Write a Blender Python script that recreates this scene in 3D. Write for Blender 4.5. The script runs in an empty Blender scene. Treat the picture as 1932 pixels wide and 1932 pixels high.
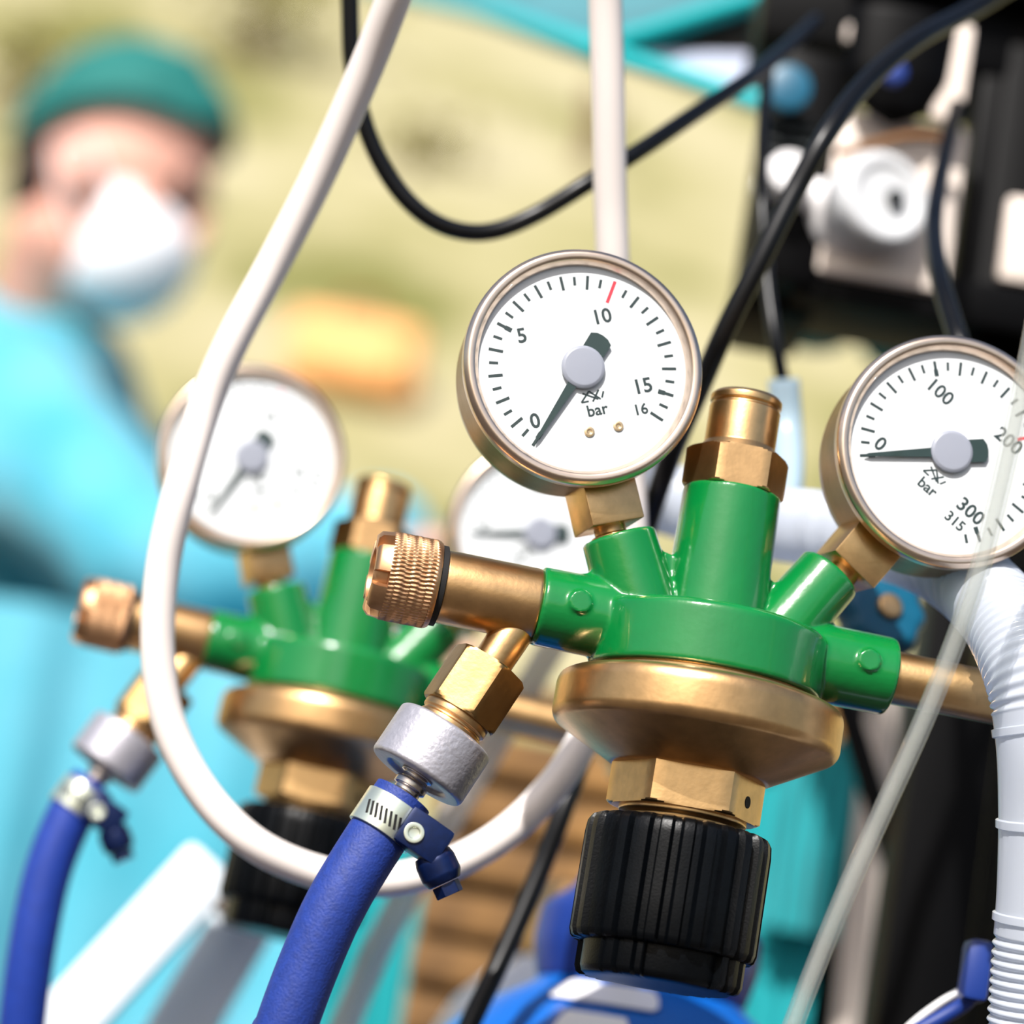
import bpy, bmesh, math, random
from mathutils import Matrix, Vector, noise
from math import sin, cos, pi, radians as RAD, sqrt
random.seed(7)
scene = bpy.context.scene
col = scene.collection
# ------------------------------------------------------------------ camera
FPX = 5470.0
CAM = Vector((0, 0, .62))
RM = (Matrix.Rotation(RAD(90 + 13.3), 3, 'X') @ Matrix.Rotation(RAD(9.8), 3, 'Z'))
cd = bpy.data.cameras.new('camera'); cam = bpy.data.objects.new('camera', cd); col.objects.link(cam)
cam.matrix_world = Matrix.Translation(CAM) @ RM.to_4x4()
cd.sensor_width = 36; cd.lens = FPX / 1932 * 36; cd.clip_start = .02; cd.clip_end = 300
cd.dof.use_dof = True; cd.dof.focus_distance = .732; cd.dof.aperture_fstop = 6.8
scene.camera = cam
# ------------------------------------------------------------------ light
w = bpy.data.worlds.new('sky'); scene.world = w; w.use_nodes = True
nt = w.node_tree; bgn = nt.nodes['Background']
sky = nt.nodes.new('ShaderNodeTexSky'); sky.sky_type = 'NISHITA'; sky.sun_disc = False
sky.sun_elevation = RAD(42); sky.sun_rotation = RAD(201); sky.air_density = 1.0; sky.dust_density = 3.0
nt.links.new(sky.outputs[0], bgn.inputs[0]); bgn.inputs[1].default_value = .14
sl = bpy.data.lights.new('sun', 'SUN'); sl.energy = 6.6; sl.angle = RAD(.6); sl.color = (1, .965, .93)
so = bpy.data.objects.new('sun', sl); col.objects.link(so)
SUN = Vector((-.26, -.69, .66)).normalized()
so.rotation_euler = SUN.to_track_quat('Z', 'Y').to_euler(); so.location = (-3, -4, 6)
vs = scene.view_settings; vs.view_transform = 'Standard'; vs.look = 'None'; vs.gamma = 1; vs.exposure = 0.0
vs.use_curve_mapping = False
scene.cycles.max_bounces = 7; scene.cycles.transparent_max_bounces = 10; scene.cycles.caustics_reflective = False

def P(px, py, d):
    return CAM + RM @ Vector(((px - 966) / FPX * d, -(py - 966) / FPX * d, -d))
def PX(n, d): return n * d / FPX          # pixels -> metres at a depth

# ------------------------------------------------------------------ materials
def srgb(c):
    return tuple(((v / 255) / 12.92 if v / 255 <= .04045 else ((v / 255 + .055) / 1.055) ** 2.4) for v in c) + (1,)
def mat(name, c, rough=.5, metal=0., var=.0, scale=200., bump=.0, bscale=400., coat=0., spec=.5, c2=None, wave=None, sheen=0.):
    m = bpy.data.materials.new(name); m.use_nodes = True; n = m.node_tree; L = n.links
    b = n.nodes['Principled BSDF']
    b.inputs['Roughness'].default_value = rough; b.inputs['Metallic'].default_value = metal
    b.inputs['Coat Weight'].default_value = coat; b.inputs['Coat Roughness'].default_value = .05
    b.inputs['Specular IOR Level'].default_value = spec
    if sheen: b.inputs['Sheen Weight'].default_value = sheen
    c = srgb(c)
    tc = n.nodes.new('ShaderNodeTexCoord')
    if var or c2:
        nz = n.nodes.new('ShaderNodeTexNoise'); nz.inputs['Scale'].default_value = scale; nz.inputs['Detail'].default_value = 5
        L.new(tc.outputs['Object'], nz.inputs['Vector'])
        rp = n.nodes.new('ShaderNodeValToRGB'); rp.color_ramp.elements[0].position = .32; rp.color_ramp.elements[1].position = .68
        a = srgb(c2) if c2 else tuple(v * (1 - var) for v in c[:3]) + (1,)
        rp.color_ramp.elements[0].color = a; rp.color_ramp.elements[1].color = c
        L.new(nz.outputs['Fac'], rp.inputs['Fac']); L.new(rp.outputs[0], b.inputs['Base Color'])
    else:
        b.inputs['Base Color'].default_value = c
    if bump:
        if wave:
            nz2 = n.nodes.new('ShaderNodeTexWave'); nz2.inputs['Scale'].default_value = wave; nz2.inputs['Distortion'].default_value = 1.0
            nz2.bands_direction = 'DIAGONAL'
        else:
            nz2 = n.nodes.new('ShaderNodeTexNoise'); nz2.inputs['Scale'].default_value = bscale; nz2.inputs['Detail'].default_value = 4
        L.new(tc.outputs['Object'], nz2.inputs['Vector'])
        bp = n.nodes.new('ShaderNodeBump'); bp.inputs['Strength'].default_value = bump; bp.inputs['Distance'].default_value = .001
        L.new(nz2.outputs['Fac'], bp.inputs['Height']); L.new(bp.outputs[0], b.inputs['Normal'])
    return m
def glassy(name, tint, f_t=.8, rough=.05, body=None):
    """clear plastic or glass: light passes straight through, surface mirrors by Fresnel, optional milky body"""
    m = bpy.data.materials.new(name); m.use_nodes = True; n = m.node_tree; L = n.links
    n.nodes.remove(n.nodes['Principled BSDF']); out = n.nodes['Material Output']
    t = n.nodes.new('ShaderNodeBsdfTransparent'); t.inputs[0].default_value = tint
    g = n.nodes.new('ShaderNodeBsdfGlossy'); g.inputs['Roughness'].default_value = rough
    fr = n.nodes.new('ShaderNodeFresnel'); fr.inputs[0].default_value = 1.45
    base = t
    if body:
        d = n.nodes.new('ShaderNodeBsdfDiffuse'); d.inputs[0].default_value = srgb(body)
        tl = n.nodes.new('ShaderNodeBsdfTranslucent'); tl.inputs[0].default_value = srgb(body)
        md = n.nodes.new('ShaderNodeMixShader'); md.inputs[0].default_value = .45
        L.new(d.outputs[0], md.inputs[1]); L.new(tl.outputs[0], md.inputs[2])
        mb = n.nodes.new('ShaderNodeMixShader'); mb.inputs[0].default_value = 1 - f_t
        L.new(t.outputs[0], mb.inputs[1]); L.new(md.outputs[0], mb.inputs[2]); base = mb
    mx = n.nodes.new('ShaderNodeMixShader')
    ge = n.nodes.new('ShaderNodeNewGeometry'); iv = n.nodes.new('ShaderNodeMath'); iv.operation = 'SUBTRACT'; iv.inputs[0].default_value = 1
    L.new(ge.outputs['Backfacing'], iv.inputs[1])
    mu = n.nodes.new('ShaderNodeMath'); mu.operation = 'MULTIPLY'; L.new(fr.outputs[0], mu.inputs[0]); L.new(iv.outputs[0], mu.inputs[1])
    L.new(mu.outputs[0], mx.inputs[0]); L.new(base.outputs[0], mx.inputs[1]); L.new(g.outputs[0], mx.inputs[2])
    L.new(mx.outputs[0], out.inputs[0])
    return m
M = dict(
    green=mat('green_enamel', (4, 118, 52), .22, 0, .12, 60, .12, 260, coat=.6),
    brass=mat('brass', (226, 184, 128), .32, 1, .18, 240, .04, 900),
    brassd=mat('brass_turned', (222, 178, 124), .34, 1, .22, 180, .04, 700),
    brassk=mat('brass_knurled', (214, 168, 126), .42, 1, .2, 300),
    bronze=mat('gauge_case_brass', (164, 132, 86), .38, 1, .28, 120, .06, 500),
    bezel=mat('bezel_ring', (226, 204, 184), .30, 1, .1, 200),
    dial=mat('dial_white', (224, 228, 230), .55),
    ink=mat('dial_ink', (8, 36, 34), .6), redink=mat('dial_red', (206, 40, 58), .6),
    hub=mat('needle_hub', (146, 150, 162), .4, 0), pin=mat('dial_screw', (205, 180, 140), .35, .8),
    needle=mat('needle', (6, 40, 35), .5),
    glass=glassy('gauge_glass', (1, 1, 1, 1)),
    black=mat('black_plastic', (4, 6, 9), .34, 0, .3, 500, .08, 1600, spec=.18),
    hole=mat('dark_hole', (8, 6, 6), .8),
    zinc=mat('zinc_nut', (184, 182, 190), .42, .6, .14, 300, .25, 700),
    steel=mat('steel', (205, 196, 188), .25, 1),
    band=mat('clamp_band', (226, 232, 214), .28, .85),
    clampblue=mat('clamp_blue', (8, 30, 76), .35, .4, .3, 600),
    hose=mat('blue_rubber', (24, 54, 138), .6, 0, .25, 500, .25, 1500),
    hosefar=mat('blue_rubber_dark', (26, 58, 150), .5, 0, .2, 300),
    white=mat('white_hose', (246, 236, 230), .38, coat=.15),
    cable=mat('black_cable', (6, 7, 10), .32, 0, .2, 300, spec=.3),
    clear=glassy('clear_tubing', (.95, .96, .95, 1), .80, .08, (232, 232, 226)),
    milky=glassy('milky_tubing', (.95, .94, .92, 1), .30, .15, (238, 228, 218)),
    corr=glassy('corrugated_plastic', (.93, .95, .98, 1), .18, .2, (228, 234, 244)),
    connector=glassy('pale_connector', (.9, .95, 1, 1), .15, .2, (206, 228, 240)),
    rack=mat('rack_black', (3, 3, 4), .45, 0, .3, 40, spec=.07),
    rackgrey=mat('vent_grey', (24, 30, 32), .6, spec=.3),
    cream=mat('cream_panel', (232, 218, 206), .55, 0, .05, 20),
    grey=mat('pale_plastic', (206, 208, 210), .45),
    cylblue=mat('cylinder_blue', (10, 98, 190), .35, 0, .1, 20, coat=.3),
    cylwhite=mat('cylinder_white', (240, 238, 238), .4),
    navy=mat('navy_plastic', (22, 52, 128), .4), tealblue=mat('teal_plastic', (0, 84, 112), .4),
    wood=mat('rough_wood', (158, 116, 62), .8, 0, .0, 22, .3, 90, c2=(84, 58, 28)),
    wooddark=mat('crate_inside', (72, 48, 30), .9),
    strap=mat('stand_white', (222, 230, 236), .5, 0, .05, 30),
    teal=mat('teal_cloth', (0, 150, 156), .8, 0, .18, 6, sheen=.2),
    gown=mat('gown_cloth', (96, 172, 192), .8, 0, .0, 5, .5, 30, c2=(34, 146, 166), sheen=.2),
    scrub=mat('scrub_cloth', (0, 150, 156), .8, 0, .2, 6),
    cap=mat('surgical_cap', (0, 104, 98), .8, 0, .25, 14),
    mask=mat('surgical_mask', (248, 248, 252), .7),
    skin=mat('skin', (226, 168, 148), .55, 0, .1, 20),
    hair=mat('hair', (48, 30, 22), .7), glove=mat('glove', (236, 232, 226), .5),
    shoe=mat('shoe', (230, 230, 230), .5),
    canopy=mat('canopy_cloth', (112, 178, 190), .7, 0, .2, 4), canopygrey=mat('canopy_inner', (86, 80, 78), .8),
    canopypale=mat('canopy_lining', (196, 200, 222), .7), rim=mat('canopy_rim', (0, 168, 172), .6),
    orange=mat('orange_cloth', (240, 176, 112), .8, 0, .1, 4), strapdark=mat('bag_strap', (120, 80, 40), .8),
    bark=mat('bark', (112, 84, 62), .9, 0, .3, 6), leaf=mat('dry_leaf', (168, 164, 92), .8, 0, .2, 2),
)
# ------------------------------------------------------------------ mesh builder
def obj(name, me, m=None, parent=None, loc=None):
    if m is not None: me.materials.clear(); me.materials.append(m)
    o = bpy.data.objects.new(name, me); col.objects.link(o)
    if parent: o.parent = parent
    if loc is not None: o.location = loc
    return o
def tag(o, label=None, cat=None, group=None, kind=None):
    if label: o['label'] = label
    if cat: o['category'] = cat
    if group: o['group'] = group
    if kind: o['kind'] = kind
    return o
def empty(name, loc=(0, 0, 0), rz=0.):
    o = bpy.data.objects.new(name, None); col.objects.link(o); o.location = loc; o.rotation_euler.z = rz
    o.empty_display_size = .02
    return o
def frame(origin, z, up=Vector((0, 0, 1))):
    """matrix whose local Z runs along z"""
    z = Vector(z).normalized(); up = Vector(up)
    if abs(z.dot(up)) > .98: up = Vector((0, -1, 0))
    x = up.cross(z).normalized(); y = z.cross(x)
    m = Matrix((x, y, z)).transposed().to_4x4(); m.translation = Vector(origin)
    return m
I4 = Matrix.Identity(4)
def rnd(prof, r, n=3):
    """round the inner corners of a profile of (radius, z) points"""
    out = [prof[0]]
    for a, b, c in zip(prof, prof[1:], prof[2:]):
        A, B, C = Vector(a), Vector(b), Vector(c)
        la, lc = (A - B).length, (C - B).length
        k = min(r, la * .45, lc * .45)
        p, q = B + (A - B) / max(la, 1e-9) * k, B + (C - B) / max(lc, 1e-9) * k
        for i in range(n + 1):
            t = i / n
            out.append(tuple(p * (1 - t) ** 2 + B * 2 * t * (1 - t) + q * t * t))
    out.append(prof[-1]); return out
class MB:
    def __init__(s): s.v = []; s.f = []
    def add(s, vs_, fs, m=I4):
        k = len(s.v); s.v += [m @ Vector(v) for v in vs_]; s.f += [tuple(i + k for i in f) for f in fs]
    def lathe(s, prof, m=I4, seg=48, rfun=None, a0=0., a1=2 * pi):
        full = abs(a1 - a0 - 2 * pi) < 1e-6
        n = seg if full else seg + 1
        vs_, fs, rings = [], [], []
        for (r, z) in prof:
            if r < 1e-7:
                rings.append([len(vs_)] * n); vs_.append((0, 0, z)); continue
            ring = []
            for i in range(n):
                a = a0 + (a1 - a0) * i / seg
                rr = rfun(r, z, a) if rfun else r
                ring.append(len(vs_)); vs_.append((rr * cos(a), rr * sin(a), z))
            rings.append(ring)
        for A, B in zip(rings, rings[1:]):
            for i in range(seg if full else seg):
                j = (i + 1) % n if full else i + 1
                f = [A[i], A[j], B[j], B[i]]
                g = []
                for q in f:
                    if q not in g: g.append(q)
                if len(g) > 2: fs.append(tuple(g))
        s.add(vs_, fs, m); return s
    def prism(s, n, r, z0, z1, m=I4, ch=.0, rot=0.):
        """n-sided nut, chamfered at both ends like a turned hexagon"""
        pr = [(0, z0), (r - ch, z0), (r, z0 + ch * .6), (r, z1 - ch * .6), (r - ch, z1), (0, z1)]
        return s.lathe(pr, m @ Matrix.Rotation(rot, 4, 'Z'), n)
    def hexnut(s, r, z0, z1, m=I4, rot=0., n=6, ch=.07, seg=72):
        """hexagon with the curved chamfers a turned nut has"""
        ap = cos(pi / n)
        def poly(a):
            k = (a % (2 * pi / n)) - pi / n
            return min(r * ap / cos(k), r * .985)
        h = z1 - z0
        lv = []
        for t in (0, .03, .06, .1, .3, .7, .9, .94, .97, 1): lv.append(z0 + h * t)
        vs_, fs, rings = [], [], []
        for z in lv:
            e = min(z - z0, z1 - z)
            lim = r * (ap + .05) + e / max(h * .10, 1e-9) * r * (1 - ap)
            ring = []
            for i in range(seg):
                a = 2 * pi * i / seg; rr = min(poly(a), lim)
                ring.append(len(vs_)); vs_.append((rr * cos(a), rr * sin(a), z))
            rings.append(ring)
        for A, B in zip(rings, rings[1:]):
            for i in range(seg):
                j = (i + 1) % seg; fs.append((A[i], A[j], B[j], B[i]))
        fs.append(tuple(reversed(rings[0]))); fs.append(tuple(rings[-1]))
        s.add(vs_, fs, m @ Matrix.Rotation(rot, 4, 'Z')); return s
    def box(s, lo, hi, m=I4, ch=0.):
        (x0, y0, z0), (x1, y1, z1) = lo, hi
        if ch <= 0:
            v = [(x, y, z) for x in (x0, x1) for y in (y0, y1) for z in (z0, z1)]
            f = [(0, 1, 3, 2), (4, 6, 7, 5), (0, 4, 5, 1), (2, 3, 7, 6), (0, 2, 6, 4), (1, 5, 7, 3)]
            s.add(v, f, m); return s
        bm = bmesh.new(); bmesh.ops.create_cube(bm, size=1)
        for q in bm.verts:
            q.co = Vector((x0 if q.co.x < 0 else x1, y0 if q.co.y < 0 else y1, z0 if q.co.z < 0 else z1))
        bmesh.ops.bevel(bm, geom=bm.edges[:], offset=ch, segments=2, profile=.6, affect='EDGES')
        bm.verts.index_update()
        s.add([q.co.copy() for q in bm.verts], [tuple(q.index for q in f.verts) for f in bm.faces], m); bm.free(); return s
    def tube(s, pts, r, seg=20, rfun=None, caps=True):
        pts = [Vector(p) for p in pts]; n = len(pts)
        T = [(pts[min(i + 1, n - 1)] - pts[max(i - 1, 0)]).normalized() for i in range(n)]
        u = T[0].orthogonal().normalized(); vs_, fs, rings = [], [], []
        dist = 0
        for i in range(n):
            if i:
                dist += (pts[i] - pts[i - 1]).length
                u = (u - T[i] * u.dot(T[i])).normalized()
            b = T[i].cross(u); rr = rfun(dist, i / (n - 1)) if rfun else r
            rings.append(list(range(len(vs_), len(vs_) + seg)))
            for k in range(seg):
                a = 2 * pi * k / seg; vs_.append(pts[i] + (u * cos(a) + b * sin(a)) * rr)
        for A, B in zip(rings, rings[1:]):
            for k in range(seg):
                j = (k + 1) % seg; fs.append((A[k], A[j], B[j], B[k]))
        if caps: fs.append(tuple(reversed(rings[0]))); fs.append(tuple(rings[-1]))
        s.add(vs_, fs); return s
    def sphere(s, r, m=I4, seg=24, rings=14):
        pr = [(r * sin(pi * i / rings), -r * cos(pi * i / rings)) for i in range(rings + 1)]
        pr[0] = (0, -r); pr[-1] = (0, r)
        return s.lathe(pr, m, seg)
    def mesh(s, name, ang=35):
        me = bpy.data.meshes.new(name); me.from_pydata([tuple(v) for v in s.v], [], s.f); me.update()
        bm = bmesh.new(); bm.from_mesh(me); bmesh.ops.recalc_face_normals(bm, faces=bm.faces[:]); bm.to_mesh(me); bm.free()
        if ang:
            me.shade_smooth(); me.set_sharp_from_angle(angle=RAD(ang))
        return me
    def build(s, name, m, parent=None, ang=35, loc=None):
        return obj(name, s.mesh(name, ang), m, parent, loc)
def evaluated(o, name):
    dg = bpy.context.evaluated_depsgraph_get(); me = bpy.data.meshes.new_from_object(o.evaluated_get(dg)); me.name = name
    return me
def remeshed(mb, voxel, smooth=4, name='mesh'):
    o = obj('tmp', mb.mesh('tmp', 0))
    r = o.modifiers.new('r', 'REMESH'); r.mode = 'VOXEL'; r.voxel_size = voxel; r.use_smooth_shade = True
    if smooth: k = o.modifiers.new('s', 'SMOOTH'); k.iterations = smooth; k.factor = .5
    me = evaluated(o, name); bpy.data.objects.remove(o); me.shade_smooth(); return me
def catmull(pts, n=14):
    pts = [Vector(p) for p in pts]; P_ = [pts[0] * 2 - pts[1]] + pts + [pts[-1] * 2 - pts[-2]]; out = []
    for a, b, c, d in zip(P_, P_[1:], P_[2:], P_[3:]):
        for i in range(n):
            t = i / n
            out.append(.5 * ((2 * b) + (c - a) * t + (2 * a - 5 * b + 4 * c - d) * t * t + (3 * b - a - 3 * c + d) * t ** 3))
    out.append(pts[-1]); return out
def copy_tree(o, parent=None):
    c = o.copy(); col.objects.link(c)
    if parent: c.parent = parent
    for ch in list(o.children): copy_tree(ch, c)
    return c
mm = .001
def S(prof): return [(r * mm, z * mm) for r, z in prof]
def text_mesh(txt, size, name):
    cu = bpy.data.curves.new('t', 'FONT'); cu.body = txt; cu.size = size; cu.align_x = 'CENTER'; cu.align_y = 'CENTER'
    cu.extrude = .00004; cu.resolution_u = 3; cu.offset = size * .022
    o = bpy.data.objects.new('t', cu); col.objects.link(o); me = evaluated(o, name)
    bpy.data.objects.remove(o); return me

# ================================================================== the setting
def hill_z(x, y):
    return max(0., (y - 5.2)) * .78 * min(1, max(0, (y - 5.2) / 1.5)) if y > 5.2 else 0.
g = MB(); nx, ny = 60, 70
vsg = []; fsg = []
for j in range(ny + 1):
    for i in range(nx + 1):
        x = -14 + 28 * i / nx; y = -12 + 42 * j / ny
        z = hill_z(x, y) + (.10 * noise.noise(Vector((x * .7, y * .7, 0))) if y > 4.5 else 0)
        vsg.append((x, y, z))
for j in range(ny):
    for i in range(nx):
        a = j * (nx + 1) + i; fsg.append((a, a + 1, a + nx + 2, a + nx + 1))
g.add(vsg, fsg)
gm = bpy.data.materials.new('dry_grass_dark_near'); gm.use_nodes = True
n_ = gm.node_tree; b_ = n_.nodes['Principled BSDF']; b_.inputs['Roughness'].default_value = .9
tc_ = n_.nodes.new('ShaderNodeTexCoord')
nz_ = n_.nodes.new('ShaderNodeTexNoise'); nz_.inputs['Scale'].default_value = 1.15; nz_.inputs['Detail'].default_value = 6; nz_.inputs['Roughness'].default_value = .55
rp_ = n_.nodes.new('ShaderNodeValToRGB'); cr = rp_.color_ramp
cr.elements[0].position = .36; cr.elements[0].color = srgb((104, 104, 50))
cr.elements[1].position = .66; cr.elements[1].color = srgb((164, 156, 124))
e = cr.elements.new(.47); e.color = srgb((146, 140, 98))
n_.links.new(tc_.outputs['Object'], nz_.inputs['Vector']); n_.links.new(nz_.outputs['Fac'], rp_.inputs['Fac'])
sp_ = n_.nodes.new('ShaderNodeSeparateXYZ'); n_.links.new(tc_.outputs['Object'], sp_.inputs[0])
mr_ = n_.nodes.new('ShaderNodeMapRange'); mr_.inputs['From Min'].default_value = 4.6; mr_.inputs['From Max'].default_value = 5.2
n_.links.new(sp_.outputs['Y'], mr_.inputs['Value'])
mc_ = n_.nodes.new('ShaderNodeMix'); mc_.data_type = 'RGBA'; mc_.inputs['A'].default_value = srgb((58, 50, 42))  # near ground, out of view, coloured dark to cut bounce light from below
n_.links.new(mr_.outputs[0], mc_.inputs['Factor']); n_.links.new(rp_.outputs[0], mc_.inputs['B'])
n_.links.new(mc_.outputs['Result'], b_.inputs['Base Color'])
ground = g.build('ground', gm, ang=60); tag(ground, 'dry yellow-green grass field rising into a bank behind the people, unseen near part darkened against bounce light', kind='structure')

# ================================================================== pressure regulator
def port_frame(x0, z0, lean):            # lean in degrees to +x
    d = Vector((sin(RAD(lean)), 0, cos(RAD(lean))))
    return frame((x0 * mm, 0, z0 * mm), d, (0, -1, 0)), d
LEAN_L, LEAN_R = -25., 32.
GL, GR = Vector((-46.5, 0, 60.0)), Vector((53.5, 0, 58.5))
def make_gauge(reg, name, c, lean, big, small_step, vals, vmax, unit_minor, red, label):
    """gauge frame: local z = outwards (front), local y = away from the stem"""
    up = Vector((sin(RAD(lean)), 0, cos(RAD(lean)))); nrm = Vector((0, -1, 0)); xr = up.cross(nrm)
    m = Matrix((xr, up, nrm)).transposed().to_4x4(); m.translation = Vector(c) * mm
    case = MB(); case.lathe(rnd(S([(0, -13), (26, -13), (29.2, -11.5), (30.2, -6), (30.2, 9.2), (31.0, 9.6), (31.0, 13.2), (29.6, 14.4), (28.4, 14.0), (28.2, 10.8), (0, 10.8)]), .6 * mm), seg=96)
    ob = case.build(name, M['bronze'], reg); ob.matrix_local = m; tag(ob, label)
    bz = MB(); bz.lathe(rnd(S([(30.0, 9.9), (31.35, 10.1), (31.35, 13.3), (30.2, 14.6), (28.6, 14.5), (27.4, 12.6), (27.2, 11.0)]), .5 * mm), seg=96)
    bz.build('bezel', M['bezel'], ob)
    dl = MB(); dl.lathe(rnd(S([(0, 11.0), (27.6, 11.0), (28.0, 11.25), (27.6, 11.5), (0, 11.5)]), .1 * mm), seg=72); dl.build('dial', M['dial'], ob)
    Z = 11.5
    def at(v): return RAD(225 - 270 * v / vmax)
    tk = MB(); rt = MB(); v = 0.
    k = 0
    while v <= vmax + 1e-6:
        a = at(v); major = any(abs(v - q) < 1e-6 for q in vals); half = (k % 2 == 0)
        mr = Matrix.Rotation(a, 4, 'Z')
        r0, r1, wd = (20.6, 24.8, .42) if major else ((21.0, 24.8, .40) if half else (22.0, 24.4, .38))
        if abs(v - red) < 1e-6:
            rt.box((18.9 * mm, -.45 * mm, (Z - .02) * mm), (25.2 * mm, .45 * mm, (Z + .05) * mm), mr)
        else:
            tk.box((r0 * mm, -wd * mm, (Z - .02) * mm), (r1 * mm, wd * mm, (Z + .05) * mm), mr)
            if major: tk.box((r0 * mm, -.62 * mm, (Z - .02) * mm), ((r0 + 1.9) * mm, .62 * mm, (Z + .06) * mm), mr)
        v += small_step; k += 1
    tk.build('scale_marks', M['ink'], ob, 0); rt.build('red_mark', M['redink'], ob, 0)
    for q in list(vals) + [vmax]:
        a = at(q); last = q == vmax; rr = {5: 17.6, 10: 14.8}.get(q, 16.4) if not last else 17.6
        if q == 0: rr = 19.2; a -= RAD(8.5)
        t = obj('numeral', text_mesh(str(int(q)), (4.0 if last else 5.4) * mm, 'numeral'), M['ink'], ob)
        x, y = rr * cos(a), rr * sin(a)
        if last: y -= 1.2
        t.location = (x * mm, y * mm, (Z + .03) * mm)
    t = obj('unit_text', text_mesh('bar', 4.2 * mm, 'unit_text'), M['ink'], ob); t.location = (1.2 * mm, -11.6 * mm, (Z + .03) * mm)
    lg = MB()
    def seg_(x0, y0, x1, y1, wd=.5):
        d = Vector((x1 - x0, y1 - y0, 0)); a = math.atan2(d.y, d.x)
        lg.box((0, -wd * mm / 2, 0), (d.length * mm, wd * mm / 2, .05 * mm), Matrix.Translation((x0 * mm, y0 * mm, (Z - .01) * mm)) @ Matrix.Rotation(a, 4, 'Z'))
    for q in [(-2.4, -8.9, .2, -6.3), (.2, -6.3, 2.8, -8.9), (-2.4, -8.9, -.4, -8.9), (-1.6, -6.6, 2.2, -8.8), (2.8, -6.4, .6, -9.2), (3.2, -8.6, 4.0, -7.0)]: seg_(*q)
    lg.build('maker_mark', M['ink'], ob, 0)
    if big:
        for x in (-2.2, 5.6):
            sc = MB(); sc.lathe(rnd(S([(0, Z), (1.35, Z), (1.35, Z + .4), (.7, Z + .5), (.5, Z + .2), (0, Z + .2)]), .15 * mm), Matrix.Translation((x * mm, -16.8 * mm, 0)), 24)
            sc.build('dial_screw', M['pin'], ob)
    # needle: tapered pointer, broad counterweight, domed hub
    a = at(0); nd = MB(); zz = (Z + .8) * mm; th = .35 * mm
    def poly(pts):
        nn = len(pts); vv = [(x * mm, y * mm, zz) for x, y in pts] + [(x * mm, y * mm, zz + th) for x, y in pts]
        nd.add(vv, [tuple(range(nn)), tuple(range(2 * nn - 1, nn - 1, -1))] + [(i, (i + 1) % nn, nn + (i + 1) % nn, nn + i) for i in range(nn)], Matrix.Rotation(a, 4, 'Z'))
    poly([(3, -1.35), (22.5, -.42), (24, 0), (22.5, .42), (3, 1.35)])
    poly([(-4.5, -3.0), (-9.0, -3.1), (-9.9, -1.6), (-10.1, 0), (-9.9, 1.6), (-9.0, 3.1), (-4.5, 3.0)])
    nd.build('needle', M['needle'], ob, 0)
    hb = MB(); hb.lathe(rnd(S([(0, Z), (1.2, Z), (1.2, Z + .7), (5.7, Z + .7), (5.7, Z + 1.3), (4.9, Z + 1.75), (0, Z + 1.8)]), .2 * mm), seg=48)
    hb.build('needle_hub', M['hub'], ob)
    gl = MB(); gl.lathe(rnd(S([(0, 13.7), (27.9, 13.7), (28.1, 13.95), (27.9, 14.2), (0, 14.2)]), .1 * mm), seg=72); gl.build('glass', M['glass'], ob)
    # stem: neck and wrench flats, down to the port
    st = MB(); st.box((-7.3 * mm, -7.3 * mm, -40.4 * mm), (7.3 * mm, 7.3 * mm, -28.6 * mm), frame((0, 0, 0), (0, 1, 0), (0, 0, 1)) @ Matrix.Rotation(RAD(8), 4, 'Z'), .5 * mm)
    # nut axis along +y of the gauge frame; the frame sits on the case axis
    ste = st.build('stem_nut', M['brass'], ob, 25)
    nk = MB(); nk.lathe(rnd(S([(0, -48), (4.2, -48), (4.2, -44), (5.4, -43.6), (5.4, -42.6), (4.2, -42.2), (4.2, -40), (0, -40)]), .2 * mm), frame((0, 0, 0), (0, 1, 0), (0, 0, 1)), 32)
    nk.build('stem_thread', M['brass'], ob)
    return ob

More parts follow.
